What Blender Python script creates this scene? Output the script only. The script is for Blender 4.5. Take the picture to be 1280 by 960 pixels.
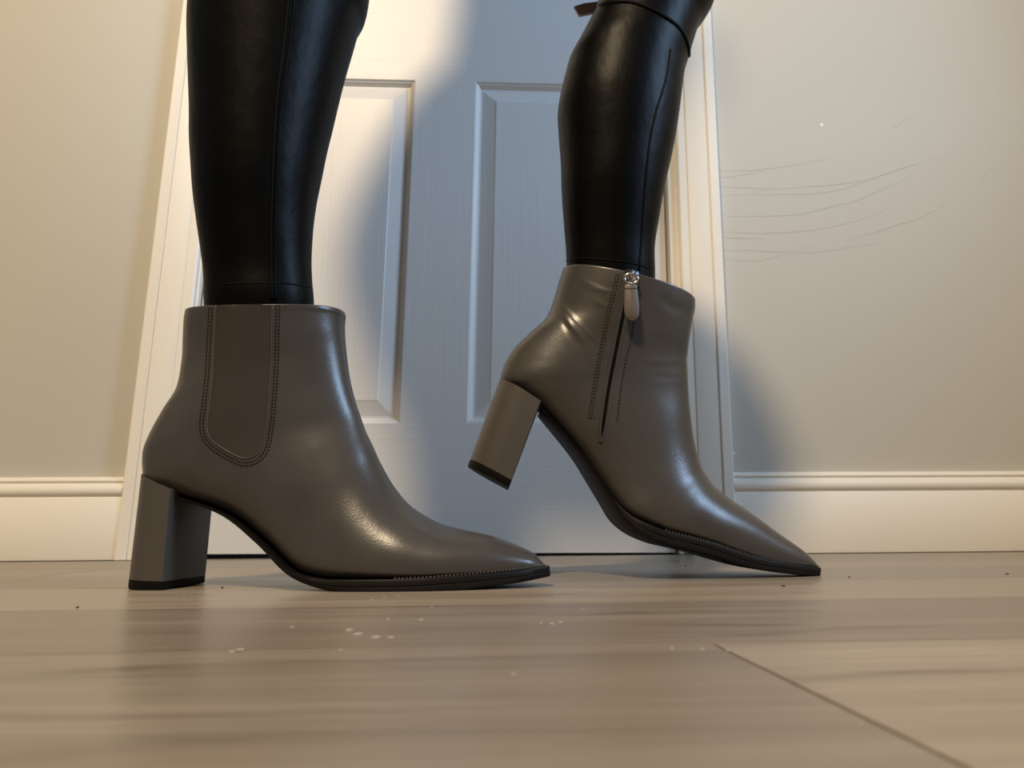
import bpy, bmesh, math, random
import numpy as np
from mathutils import Vector, Matrix
from mathutils.bvhtree import BVHTree

for o in list(bpy.data.objects):
    bpy.data.objects.remove(o)
C = bpy.context.scene.collection
rng = random.Random(7)

# ------------------------------------------------------------------ camera
F = 880.0                       # focal length in pixels of the 1280x960 frame
CAM_H = 0.0405
YAW, PITCH, ROLL = math.radians(3.0), math.radians(11.56), math.radians(-0.45)
RM = (Matrix.Rotation(-YAW, 4, 'Z') @ Matrix.Rotation(math.pi / 2 + PITCH, 4, 'X') @ Matrix.Rotation(ROLL, 4, 'Z'))
CAM = Vector((0, 0, CAM_H))
cd = bpy.data.cameras.new('camera')
cam = bpy.data.objects.new('camera', cd)
C.objects.link(cam)
cam.matrix_world = Matrix.Translation(CAM) @ RM
cd.sensor_fit = 'HORIZONTAL'
cd.sensor_width = 36.0
cd.lens = F / 1280 * 36.0
cd.clip_start = 0.005
cd.dof.use_dof = True
cd.dof.focus_distance = 0.53
cd.dof.aperture_fstop = 13.0
bpy.context.scene.camera = cam

# ------------------------------------------------------------------ world, exposure, daylight
sc = bpy.context.scene
sc.view_settings.view_transform = 'Standard'
sc.view_settings.look = 'None'
sc.view_settings.gamma = 1.0
sc.view_settings.use_curve_mapping = False
sc.view_settings.exposure = 0.0
w = bpy.data.worlds.new('world')
sc.world = w
w.use_nodes = True
w.node_tree.nodes['Background'].inputs[0].default_value = (0.55, 0.68, 0.9, 1)
w.node_tree.nodes['Background'].inputs[1].default_value = 0.01

LAMP_POS = Vector((-0.60, -1.05, 2.3))      # the warm globe lamp
LAMP_COL = (1.0, 0.775, 0.505)
sd = bpy.data.lights.new('spotlight', 'SPOT')     # warm spotlight up behind the viewer, inside the lamp's shade
sd.energy = 300.0
sd.color = LAMP_COL
sd.spot_size = math.radians(86)
sd.spot_blend = 0.5
sd.shadow_soft_size = 0.165
sl = bpy.data.objects.new('spotlight', sd)
C.objects.link(sl)
sl.location = LAMP_POS
LAMP_DIR = (Vector((0.12, 0.86, 0.30)) - LAMP_POS).normalized()
sl.rotation_euler = LAMP_DIR.to_track_quat('-Z', 'Y').to_euler()

ad = bpy.data.lights.new('daylight', 'AREA')      # daylight that falls in through the opening on the right
ad.shape = 'RECTANGLE'
ad.size, ad.size_y = 0.8, 1.2
ad.energy = 81.0
ad.color = (0.47, 0.69, 1.0)
al = bpy.data.objects.new('daylight', ad)
C.objects.link(al)
al.location = (2.6, -0.55, 1.62)
al.rotation_euler = (Vector((0.1, 0.75, 0.35)) - al.location).to_track_quat('-Z', 'Y').to_euler()

# ------------------------------------------------------------------ helpers
RM3 = RM.to_3x3()
RM3T = RM3.transposed()

def ray(px, py):
    return (RM3 @ Vector(((px - 640) / F, -(py - 480) / F, -1.0)))

def project(P):
    c = RM3T @ (Vector(P) - CAM)
    return 640 + F * c.x / -c.z, 480 - F * c.y / -c.z

R_np = np.array([list(r) for r in RM3])

def project_np(P):
    c = (np.asarray(P) - np.array(CAM)) @ R_np
    return np.stack([640 + F * c[:, 0] / -c[:, 2], 480 - F * c[:, 1] / -c[:, 2]], 1)

def on_y(px, py, y):
    d = ray(px, py)
    return CAM + d * (y / d.y)

def parent_to(o, p):
    if p is not None:
        o.parent = p
        o.matrix_parent_inverse = Matrix.Translation(-world_loc(p))

def world_loc(p):
    v = Vector(p.get('_loc', (0, 0, 0)))
    return v

def mesh_obj(name, verts, faces, mat=None, parent=None, smooth=True, kind=None):
    me = bpy.data.meshes.new(name)
    me.from_pydata([tuple(v) for v in verts], [], [tuple(f) for f in faces])
    me.update()
    if smooth:
        me.polygons.foreach_set('use_smooth', [True] * len(me.polygons))
    o = bpy.data.objects.new(name, me)
    C.objects.link(o)
    if mat:
        me.materials.append(mat)
    if parent is not None:
        o.parent = parent
        o.matrix_parent_inverse = Matrix.Translation(-PLOC.get(parent.name, Vector((0, 0, 0))))
    if kind:
        o['kind'] = kind
    return o

PLOC = {}

def thing(name, loc, label, cat, group=None):
    e = bpy.data.objects.new(name, None)
    C.objects.link(e)
    e.empty_display_size = 0.05
    e.location = loc
    PLOC[e.name] = Vector(loc)
    e['label'] = label
    e['category'] = cat
    if group:
        e['group'] = group
    return e

def struct(o, label, cat):
    o['kind'] = 'structure'
    o['label'] = label
    o['category'] = cat
    return o

def sharp(o, ang=35):
    me = o.data
    bm = bmesh.new()
    bm.from_mesh(me)
    for e in bm.edges:
        if len(e.link_faces) == 2 and e.calc_face_angle(0) > math.radians(ang):
            e.smooth = False
    bm.to_mesh(me)
    bm.free()
    return o

def recalc(o):
    bm = bmesh.new()
    bm.from_mesh(o.data)
    bmesh.ops.recalc_face_normals(bm, faces=bm.faces)
    bm.to_mesh(o.data)
    bm.free()
    return o

def rows_mesh(rows, closed_ring=True, cap0=False, cap1=False):
    """rows: list of rings with equal counts -> verts, faces"""
    n = len(rows[0])
    verts = [p for r in rows for p in r]
    faces = []
    for i in range(len(rows) - 1):
        for j in range(n if closed_ring else n - 1):
            k = (j + 1) % n
            faces.append((i * n + j, i * n + k, (i + 1) * n + k, (i + 1) * n + j))
    if cap0:
        faces.append(tuple(range(n - 1, -1, -1)))
    if cap1:
        faces.append(tuple((len(rows) - 1) * n + j for j in range(n)))
    return verts, faces

def tube(points, radius, seg=8, normals=None, flat=1.0):
    pts = [Vector(p) for p in points]
    rows = []
    up = Vector((0, -1, 0))
    for i, p in enumerate(pts):
        t = (pts[min(i + 1, len(pts) - 1)] - pts[max(i - 1, 0)])
        if t.length < 1e-9:
            t = Vector((0, 0, 1))
        t.normalize()
        nn = Vector(normals[i]) if normals else up
        a = nn - t * nn.dot(t)
        if a.length < 1e-6:
            a = t.orthogonal()
        a.normalize()
        b = t.cross(a)
        rr = radius(i / (len(pts) - 1)) if callable(radius) else radius
        rows.append([p + (a * math.cos(2 * math.pi * k / seg) * flat + b * math.sin(2 * math.pi * k / seg)) * rr for k in range(seg)])
    return rows_mesh(rows, True, True, True)

def merge(parts):
    V, Fc = [], []
    for v, f in parts:
        n = len(V)
        V += list(v)
        Fc += [tuple(i + n for i in q) for q in f]
    return V, Fc

def catmull(pts, n):
    """resample control rows (k x d) by Catmull-Rom over the index to n rows"""
    P = np.asarray(pts, float)
    k = len(P)
    t = np.linspace(0, k - 1, n)
    i = np.clip(np.floor(t).astype(int), 0, k - 2)
    u = (t - i)[:, None]
    p0 = np.where((i > 0)[:, None], P[np.maximum(i - 1, 0)], 2 * P[0] - P[1])
    p1, p2 = P[i], P[i + 1]
    p3 = np.where((i + 2 < k)[:, None], P[np.minimum(i + 2, k - 1)], 2 * P[-1] - P[-2])
    return 0.5 * (2 * p1 + (p2 - p0) * u + (2 * p0 - 5 * p1 + 4 * p2 - p3) * u ** 2 + (3 * p1 - p0 - 3 * p2 + p3) * u ** 3)

def resample(path, step):
    """resample a pixel path at even steps"""
    P = catmull(path, len(path) * 24)
    d = np.r_[0, np.cumsum(np.linalg.norm(np.diff(P, axis=0), axis=1))]
    n = max(2, int(d[-1] / step) + 1)
    s = np.linspace(0, d[-1], n)
    return np.stack([np.interp(s, d, P[:, 0]), np.interp(s, d, P[:, 1])], 1)

# ------------------------------------------------------------------ materials
def new_mat(name):
    m = bpy.data.materials.new(name)
    m.use_nodes = True
    nt = m.node_tree
    return m, nt, nt.nodes['Principled BSDF']

def nd(nt, t, **kw):
    n = nt.nodes.new(t)
    for k, v in kw.items():
        setattr(n, k, v)
    return n

def simple(name, col, rough=0.5, metal=0.0, spec=0.5, bump=None, coord='Object'):
    m, nt, b = new_mat(name)
    b.inputs['Base Color'].default_value = (*col, 1)
    b.inputs['Roughness'].default_value = rough
    b.inputs['Metallic'].default_value = metal
    b.inputs['Specular IOR Level'].default_value = spec
    if bump:
        scale, strength, dist, detail = bump
        tc = nd(nt, 'ShaderNodeTexCoord')
        mp = nd(nt, 'ShaderNodeMapping')
        mp.inputs['Scale'].default_value = scale
        nz = nd(nt, 'ShaderNodeTexNoise')
        nz.inputs['Scale'].default_value = 1.0
        nz.inputs['Detail'].default_value = detail
        bp = nd(nt, 'ShaderNodeBump')
        bp.inputs['Strength'].default_value = strength
        bp.inputs['Distance'].default_value = dist
        nt.links.new(tc.outputs[coord], mp.inputs['Vector'])
        nt.links.new(mp.outputs[0], nz.inputs['Vector'])
        nt.links.new(nz.outputs['Fac'], bp.inputs['Height'])
        nt.links.new(bp.outputs[0], b.inputs['Normal'])
    return m

def leather_mat():
    m, nt, b = new_mat('taupe_leather')
    tc = nd(nt, 'ShaderNodeTexCoord')
    n1 = nd(nt, 'ShaderNodeTexNoise')
    n1.inputs['Scale'].default_value = 26
    n1.inputs['Detail'].default_value = 6
    cr = nd(nt, 'ShaderNodeValToRGB')
    cr.color_ramp.elements[0].position = 0.3
    cr.color_ramp.elements[0].color = (0.055, 0.050, 0.045, 1)
    cr.color_ramp.elements[1].position = 0.7
    cr.color_ramp.elements[1].color = (0.070, 0.064, 0.058, 1)
    nt.links.new(tc.outputs['Object'], n1.inputs['Vector'])
    nt.links.new(n1.outputs['Fac'], cr.inputs[0])
    nt.links.new(cr.outputs[0], b.inputs['Base Color'])
    v = nd(nt, 'ShaderNodeTexNoise')
    v.inputs['Scale'].default_value = 900
    v.inputs['Detail'].default_value = 2
    n2 = nd(nt, 'ShaderNodeTexNoise')
    n2.inputs['Scale'].default_value = 90
    n2.inputs['Detail'].default_value = 4
    nt.links.new(tc.outputs['Object'], v.inputs['Vector'])
    nt.links.new(tc.outputs['Object'], n2.inputs['Vector'])
    ad_ = nd(nt, 'ShaderNodeMath', operation='ADD')
    nt.links.new(v.outputs['Fac'], ad_.inputs[0])
    nt.links.new(n2.outputs['Fac'], ad_.inputs[1])
    bp = nd(nt, 'ShaderNodeBump')
    bp.inputs['Strength'].default_value = 0.16
    bp.inputs['Distance'].default_value = 0.0006
    nt.links.new(ad_.outputs[0], bp.inputs['Height'])
    nt.links.new(bp.outputs[0], b.inputs['Normal'])
    mr = nd(nt, 'ShaderNodeMapRange')
    mr.inputs['To Min'].default_value = 0.27
    mr.inputs['To Max'].default_value = 0.31
    nt.links.new(n1.outputs['Fac'], mr.inputs['Value'])
    nt.links.new(mr.outputs[0], b.inputs['Roughness'])
    b.inputs['Specular IOR Level'].default_value = 0.48
    return m

def elastic_mat():
    m, nt, b = new_mat('elastic_fabric')
    b.inputs['Base Color'].default_value = (0.045, 0.037, 0.031, 1)
    b.inputs['Roughness'].default_value = 0.85
    b.inputs['Specular IOR Level'].default_value = 0.25
    tc = nd(nt, 'ShaderNodeTexCoord')
    wv = nd(nt, 'ShaderNodeTexWave', bands_direction='X')
    wv.inputs['Scale'].default_value = 260
    wv.inputs['Distortion'].default_value = 1.5
    wv.inputs['Detail'].default_value = 2
    bp = nd(nt, 'ShaderNodeBump')
    bp.inputs['Strength'].default_value = 0.35
    bp.inputs['Distance'].default_value = 0.0006
    nt.links.new(tc.outputs['Object'], wv.inputs['Vector'])
    nt.links.new(wv.outputs['Fac'], bp.inputs['Height'])
    nt.links.new(bp.outputs[0], b.inputs['Normal'])
    return m

def wood_floor_mat():
    m, nt, b = new_mat('laminate_wood')
    tc = nd(nt, 'ShaderNodeTexCoord')
    oi = nd(nt, 'ShaderNodeObjectInfo')
    sep = nd(nt, 'ShaderNodeVectorMath', operation='MULTIPLY_ADD')
    sep.inputs[1].default_value = (1, 1, 1)
    cmb = nd(nt, 'ShaderNodeCombineXYZ')
    ml = nd(nt, 'ShaderNodeMath', operation='MULTIPLY')
    ml.inputs[1].default_value = 37.0
    nt.links.new(oi.outputs['Random'], ml.inputs[0])
    nt.links.new(ml.outputs[0], cmb.inputs[0])
    nt.links.new(ml.outputs[0], cmb.inputs[2])
    nt.links.new(tc.outputs['Object'], sep.inputs[0])
    nt.links.new(cmb.outputs[0], sep.inputs[2])
    def streak(sx, sy, detail, dist):
        mp = nd(nt, 'ShaderNodeMapping')
        mp.inputs['Scale'].default_value = (sx, sy, 1)
        nz = nd(nt, 'ShaderNodeTexNoise')
        nz.inputs['Scale'].default_value = 1
        nz.inputs['Detail'].default_value = detail
        nz.inputs['Distortion'].default_value = dist
        nt.links.new(sep.outputs[0], mp.inputs['Vector'])
        nt.links.new(mp.outputs[0], nz.inputs['Vector'])
        return nz
    a = streak(3.2, 46, 6, 0.6)
    c = streak(9, 240, 4, 0.3)
    k = streak(6.5, 38, 3, 1.2)
    r1 = nd(nt, 'ShaderNodeValToRGB')
    r1.color_ramp.elements[0].position = 0.30
    r1.color_ramp.elements[0].color = (0.245, 0.203, 0.160, 1)
    r1.color_ramp.elements[1].position = 0.70
    r1.color_ramp.elements[1].color = (0.325, 0.278, 0.226, 1)
    e = r1.color_ramp.elements.new(0.5)
    e.color = (0.285, 0.239, 0.190, 1)
    nt.links.new(a.outputs['Fac'], r1.inputs[0])
    r2 = nd(nt, 'ShaderNodeValToRGB')
    r2.color_ramp.elements[0].position = 0.35
    r2.color_ramp.elements[0].color = (0.90, 0.89, 0.88, 1)
    r2.color_ramp.elements[1].position = 0.65
    r2.color_ramp.elements[1].color = (1.04, 1.04, 1.04, 1)
    nt.links.new(c.outputs['Fac'], r2.inputs[0])
    mx = nd(nt, 'ShaderNodeMix', data_type='RGBA', blend_type='MULTIPLY')
    mx.inputs[0].default_value = 1
    nt.links.new(r1.outputs[0], mx.inputs[6])
    nt.links.new(r2.outputs[0], mx.inputs[7])
    # darker knots
    r3 = nd(nt, 'ShaderNodeValToRGB')
    r3.color_ramp.elements[0].position = 0.24
    r3.color_ramp.elements[0].color = (0.62, 0.56, 0.55, 1)
    r3.color_ramp.elements[1].position = 0.38
    r3.color_ramp.elements[1].color = (1, 1, 1, 1)
    nt.links.new(k.outputs['Fac'], r3.inputs[0])
    mk = nd(nt, 'ShaderNodeMix', data_type='RGBA', blend_type='MULTIPLY')
    mk.inputs[0].default_value = 1
    nt.links.new(mx.outputs[2], mk.inputs[6])
    nt.links.new(r3.outputs[0], mk.inputs[7])
    mt = nd(nt, 'ShaderNodeMix', data_type='RGBA', blend_type='MULTIPLY')
    mt.inputs[0].default_value = 1
    nt.links.new(mk.outputs[2], mt.inputs[6])
    nt.links.new(oi.outputs['Color'], mt.inputs[7])
    nt.links.new(mt.outputs[2], b.inputs['Base Color'])
    mr = nd(nt, 'ShaderNodeMapRange')
    mr.inputs['To Min'].default_value = 0.24
    mr.inputs['To Max'].default_value = 0.40
    nt.links.new(a.outputs['Fac'], mr.inputs['Value'])
    nt.links.new(mr.outputs[0], b.inputs['Roughness'])
    b.inputs['Specular IOR Level'].default_value = 0.35
    bp = nd(nt, 'ShaderNodeBump')
    bp.inputs['Strength'].default_value = 0.10
    bp.inputs['Distance'].default_value = 0.0006
    nt.links.new(c.outputs['Fac'], bp.inputs['Height'])
    nt.links.new(bp.outputs[0], b.inputs['Normal'])
    return m

M_leather = leather_mat()
M_elastic = elastic_mat()
M_heel = simple('heel_leather', (0.078, 0.068, 0.058), 0.42, bump=((300, 300, 300), 0.1, 0.0005, 3))
M_rubber = simple('black_rubber', (0.005, 0.0045, 0.004), 0.6, spec=0.15, bump=((400, 400, 400), 0.2, 0.0004, 2))
M_sole = simple('dark_sole', (0.008, 0.007, 0.006), 0.55, spec=0.14, bump=((250, 250, 250), 0.15, 0.0004, 2))
M_welt = simple('dark_welt', (0.010, 0.0085, 0.007), 0.45, spec=0.18)
M_thread = simple('taupe_thread', (0.016, 0.013, 0.010), 0.7, spec=0.2)
M_pale_thread = simple('pale_thread', (0.10, 0.085, 0.07), 0.6)
M_zip = simple('zip_tape', (0.003, 0.0028, 0.0025), 0.8, spec=0.05)
M_chrome = simple('chrome', (0.78, 0.76, 0.72), 0.16, 1.0)
M_lining = simple('boot_lining', (0.16, 0.13, 0.10), 0.7)
M_leggings = simple('black_leggings', (0.0016, 0.0014, 0.0012), 0.42, spec=0.10, bump=((70, 70, 45), 0.22, 0.003, 3))
M_seam = simple('leggings_seam', (0.002, 0.002, 0.002), 0.6, spec=0.1)
M_knit = simple('dark_knit', (0.02, 0.02, 0.022), 0.9)
M_skin = simple('skin', (0.45, 0.29, 0.21), 0.5)
M_strap = simple('brown_strap', (0.36, 0.27, 0.225), 0.5)
M_wall = simple('grey_wall_paint', (0.54, 0.525, 0.472), 0.62, spec=0.3, bump=((130, 130, 130), 0.08, 0.002, 4))
M_white = simple('white_gloss_paint', (0.86, 0.825, 0.745), 0.42, spec=0.4, bump=((60, 60, 60), 0.10, 0.002, 4))
M_dvert = simple('door_paint_vertical', (0.69, 0.68, 0.655), 0.40, spec=0.4, bump=((280, 60, 6), 0.30, 0.0012, 4))
M_dhorz = simple('door_paint_horizontal', (0.69, 0.68, 0.655), 0.40, spec=0.4, bump=((6, 60, 280), 0.34, 0.0012, 4))
M_ceil = simple('ceiling_paint', (0.70, 0.69, 0.66), 0.8)
M_flake = simple('white_flake', (0.80, 0.77, 0.70), 0.6)
M_wood = wood_floor_mat()

# ------------------------------------------------------------------ setting: floor of single planks
D = 1.05                                   # back wall plane
XL, XR, YF, YB, ZC = -2.4, 1.5, -3.2, D, 2.6
floor = struct(mesh_obj('floor', [(XL - .1, YF - .1, -.03), (XR + 1.6, YF - .1, -.03), (XR + 1.6, YB + .4, -.03), (XL - .1, YB + .4, -.03),
                                  (XL - .1, YF - .1, -.008), (XR + 1.6, YF - .1, -.008), (XR + 1.6, YB + .4, -.008), (XL - .1, YB + .4, -.008)],
                        [(3, 2, 1, 0), (4, 5, 6, 7), (0, 1, 5, 4), (1, 2, 6, 5), (2, 3, 7, 6), (3, 0, 4, 7)], M_rubber, smooth=False),
               'grey brown wood laminate floor of long planks', 'floor')

def plank_mesh(L, W):
    g, c, t = 0.0004, 0.0005, 0.0079
    x0, x1, y0, y1 = g * 1.6, L - g * 1.6, g, W - g
    v = [(x0, y0, -t), (x1, y0, -t), (x1, y1, -t), (x0, y1, -t),
         (x0, y0, -c), (x1, y0, -c), (x1, y1, -c), (x0, y1, -c),
         (x0 + c * .1, y0 + c, 0), (x1 - c * .1, y0 + c, 0), (x1 - c * .1, y1 - c, 0), (x0 + c * .1, y1 - c, 0)]
    f = [(8, 9, 10, 11)]
    for i in range(4):
        j = (i + 1) % 4
        f += [(i, j, 4 + j, 4 + i), (4 + i, 4 + j, 8 + j, 8 + i)]
    me = bpy.data.meshes.new('plank')
    me.from_pydata(v, [], f)
    me.materials.append(M_wood)
    return me

PW, PL = 0.1415, 1.18
pm = plank_mesh(PL, PW)
tone = {0: (1.10, 1.06, 0.98), -1: (0.86, 0.83, 0.79), -2: (0.94, 0.92, 0.87), 1: (0.93, 0.93, 0.92), 2: (1.02, 0.99, 0.95), 3: (0.9, 0.88, 0.84), 4: (1, 1, .97)}
for r in range(-26, 6):
    y0 = 0.40 + PW * r
    off = {-2: 0.0835, 0: -0.62, -1: 0.71, 1: 0.52, 2: -0.4, 3: 0.33}.get(r, rng.uniform(-.6, .6))
    k0 = math.floor((XL - off) / PL)
    k1 = math.ceil((XR + .05 - off) / PL)
    for k in range(k0, k1):
        p = bpy.data.objects.new('plank', pm)
        C.objects.link(p)
        p.location = (off + k * PL, y0, 0)
        p.parent = floor
        t = tone.get(r, (0.95, 0.93, 0.9))
        j = rng.uniform(.95, 1.05)
        if r == -2:
            j = 1.0
            t = (0.93, 0.91, 0.87) if k < 0 else (1.16, 1.13, 1.07)
        p.color = (t[0] * j, t[1] * j, t[2] * j, 1)

# ------------------------------------------------------------------ setting: walls, ceiling
SH = 0.0215                                 # the whole door frame leans a little out of plumb

def hexa(name, x0, x1, y0, y1, z0, z1, mat, parent=None, shl=0.0, shr=None, smooth=False):
    shr = shl if shr is None else shr
    v = [(x0 + shl * z0, y0, z0), (x1 + shr * z0, y0, z0), (x1 + shr * z0, y1, z0), (x0 + shl * z0, y1, z0),
         (x0 + shl * z1, y0, z1), (x1 + shr * z1, y0, z1), (x1 + shr * z1, y1, z1), (x0 + shl * z1, y1, z1)]
    f = [(3, 2, 1, 0), (4, 5, 6, 7), (0, 1, 5, 4), (1, 2, 6, 5), (2, 3, 7, 6), (3, 0, 4, 7)]
    return mesh_obj(name, v, f, mat, parent, smooth)

OX0, OX1, OZ = -0.446, 0.318, 2.07          # rough opening at floor level
WT = 0.13
wb_parts = []
def hexv(x0, x1, y0, y1, z0, z1, shl=0.0, shr=0.0):
    v = [(x0 + shl * z0, y0, z0), (x1 + shr * z0, y0, z0), (x1 + shr * z0, y1, z0), (x0 + shl * z0, y1, z0),
         (x0 + shl * z1, y0, z1), (x1 + shr * z1, y0, z1), (x1 + shr * z1, y1, z1), (x0 + shl * z1, y1, z1)]
    f = [(3, 2, 1, 0), (4, 5, 6, 7), (0, 1, 5, 4), (1, 2, 6, 5), (2, 3, 7, 6), (3, 0, 4, 7)]
    return v, f
v, f = merge([hexv(XL, OX0, D, D + WT, 0, OZ, 0, SH), hexv(OX1, XR, D, D + WT, 0, OZ, SH, 0), hexv(XL, XR, D, D + WT, OZ, ZC)])
wall_back = struct(mesh_obj('wall_back', v, f, M_wall, smooth=False), 'light grey painted wall around the white door', 'wall')
struct(hexa('wall_left', XL - .1, XL, YF, D + WT, 0, ZC, M_wall), 'light grey wall on the far left', 'wall')
struct(hexa('wall_front', XL, XR, YF - .1, YF, 0, ZC, M_wall), 'light grey wall behind the viewer', 'wall')
OPY0, OPY1 = -1.1, 0.44                    # open window in the right wall that lets the daylight in
v, f = merge([hexv(XR, XR + .1, YF, OPY0, 0, ZC), hexv(XR, XR + .1, OPY1, D + WT, 0, ZC), hexv(XR, XR + .1, OPY0, OPY1, 2.25, ZC), hexv(XR, XR + .1, OPY0, OPY1, 0, .84)])
struct(mesh_obj('wall_right', v, f, M_wall, smooth=False), 'light grey wall with an open window on the right', 'wall')
struct(hexa('ceiling', XL - .1, XR + .1, YF - .1, D + WT, ZC, ZC + .05, M_ceil), 'plain white painted ceiling', 'ceiling')

# ------------------------------------------------------------------ door frame: casings and jambs
def casing(name, xo, sgn, label):
    """xo: outer edge at the floor, sgn +1 when the door lies to the right of it"""
    prof = [(0, 0), (0, -.0175), (.0012, -.0185), (.0145, -.0185), (.0158, -.0176), (.0164, -.0150), (.0172, -.0150), (.0180, -.0172),
            (.030, -.0165), (.045, -.0140), (.0495, -.0128), (.0502, -.0108), (.0512, -.0108), (.0520, -.0118), (.0630, -.0108), (.0655, -.0085), (.0655, 0)]
    rows = []
    for z in (0.001, 2.15):
        rows.append([(xo + sgn * a + SH * z, D + b_, z) for a, b_ in prof])
    v, f = rows_mesh(rows, True, True, True)
    o = mesh_obj(name, v, f, M_white, None, True)
    recalc(o)
    sharp(o, 25)
    return struct(o, label, 'door casing')

casing('trim_1', -0.5010, 1, 'cream painted door casing left of the door')
casing('trim_2', 0.3800, -1, 'cream painted door casing right of the door')
v, f = hexv(-0.5010 + SH * 2.15, 0.3800 + SH * 2.15, D - .018, D, 2.085, 2.15)
struct(mesh_obj('trim_3', v, f, M_white, smooth=False), 'cream painted head casing above the door', 'door casing')
JT = 0.0125
v, f = merge([hexv(-0.446, -0.432, D - .001, D + WT, 0.001, 2.07, SH, SH), hexv(0.3010, 0.318, D - .001, D + WT, 0.001, 2.07, SH, SH),
              hexv(-0.432 + SH * 2.055, 0.301 + SH * 2.055, D - .001, D + WT, 2.055, 2.07),
              hexv(-0.432, -0.420, D + .050, D + .085, 0.001, 2.055, SH, SH), hexv(0.289, 0.301, D + .050, D + .085, 0.001, 2.055, SH, SH)])
struct(mesh_obj('trim_4', v, f, M_white, smooth=False), 'painted door jamb lining the opening', 'door jamb')

# ------------------------------------------------------------------ the door, moulded in six panels
DX0, DX1, DY, DT, DZ0, DZ1 = -0.4290, 0.2960, D + 0.010, 0.036, 0.0075, 2.045
door = struct(hexa('door_1', DX0, DX1, DY + .012, DY + DT, DZ0, DZ1, M_dvert, None, SH), 'white six-panel door with moulded grain standing behind the legs', 'door')
ST = 0.108
MX0, MX1 = -0.1185, -0.0185
rails = [(DZ0, 0.1965), (0.7775, 0.985), (1.565, 1.675), (1.935, DZ1)]
pan = [(0.1965, 0.7775), (0.985, 1.565), (1.675, 1.935)]
hexa('stile', DX0, DX0 + ST, DY, DY + .012, DZ0, DZ1, M_dvert, door, SH)
hexa('stile', DX1 - ST, DX1, DY, DY + .012, DZ0, DZ1, M_dvert, door, SH)
for z0, z1 in pan:
    hexa('stile', MX0, MX1, DY, DY + .012, z0, z1, M_dvert, door, SH)
for z0, z1 in rails:
    hexa('rail', DX0 + ST, DX1 - ST, DY, DY + .012, z0, z1, M_dhorz, door, SH)
for o_ in [door] + list(door.children):
    for vv in o_.data.vertices:
        if abs(vv.co.z - DZ0) < 1e-5:
            vv.co.z = DZ0 - .0045 * (vv.co.x - DX0) / (DX1 - DX0)
mprof = [(0, 0.0), (.0012, .0003), (.0022, .0022), (.0030, .0024), (.0055, .0042), (.0070, .0064), (.0078, .0066), (.0092, .0088), (.0125, .0090), (.0345, .0030), (.0360, .0022)]
for x0, x1 in ((DX0 + ST, MX0), (MX1, DX1 - ST)):
    for z0, z1 in pan:
        rows = []
        for a, dpt in mprof:
            rows.append([(xx + SH * zz, DY + dpt, zz) for xx, zz in ((x0 + a, z0 + a), (x1 - a, z0 + a), (x1 - a, z1 - a), (x0 + a, z1 - a))])
        v, f = rows_mesh(rows, True, False, True)
        recalc(sharp(mesh_obj('panel', v, f, M_dvert, door, False)))

# ------------------------------------------------------------------ baseboards
def baseboard(name, x0, x1, sh0, sh1, label, dz=0.0):
    prof = [(0, 0.0012), (-.0150, 0.0012), (-.0155, .003), (-.0155, .0865), (-.0145, .0878), (-.0128, .0884), (-.0128, .0892), (-.0150, .0900), (-.0172, .0930),
            (-.0180, .0970), (-.0165, .1020), (-.0130, .1062), (-.0112, .1075), (-.0100, .1078), (-.0098, .1088), (-.0115, .1094), (-.0122, .1110), (-.0115, .1130), (-.0060, .1165), (0, .1170)]
    rows = []
    for x, s in ((x0, sh0), (x1, sh1)):
        rows.append([(x + s * z, D + y_, z * (1 + dz)) for y_, z in prof])
    v, f = rows_mesh(rows, True, True, True)
    o = recalc(mesh_obj(name, v, f, M_white))
    sharp(o, 40)
    return struct(o, label, 'baseboard')

baseboard('baseboard_left', XL, -0.5016, 0, SH, 'cream moulded baseboard left of the door casing')
baseboard('baseboard_right', 0.3806, XR, SH, 0, 'cream moulded baseboard right of the door casing', 0.03)

# hairline cracks, ridges and chips in the wall paint right of the door
def crop4(pts):
    return [(820 + .3594 * a, 60 + .3594 * b_) for a, b_ in pts]
cr = [[(205, 735), (350, 740), (470, 715), (560, 710), (700, 690), (800, 675)], [(210, 705), (330, 704), (450, 710), (560, 685)],
      [(210, 640), (400, 645), (560, 632), (700, 600), (820, 555)], [(660, 670), (800, 630), (930, 585), (1040, 525)],
      [(210, 585), (400, 585), (520, 575), (650, 540)], [(210, 512), (400, 510), (540, 508), (650, 490), (800, 440), (920, 400), (1010, 375)],
      [(330, 500), (500, 485), (700, 465), (900, 405)], [(210, 430), (400, 420), (600, 385)], [(210, 455), (380, 430)], [(800, 295), (890, 235)],
      [(1130, 455), (1190, 400)], [(560, 565), (700, 530), (900, 440)], [(215, 660), (380, 665)], [(215, 485), (430, 488)]]
M_crack = simple('cracked_paint', (0.40, 0.39, 0.35), 0.7)
for path in cr:
    pp = resample(crop4(path), 5)
    pts = [on_y(a + rng.uniform(-.3, .3), b_ + rng.uniform(-.5, .5), D) for a, b_ in pp]
    v, f = tube(pts, lambda t: 0.00014 + 0.00018 * math.sin(math.pi * min(max(t, .02), .98)), 5)
    mesh_obj('paint_crack', v, f, M_crack, wall_back)

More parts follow.
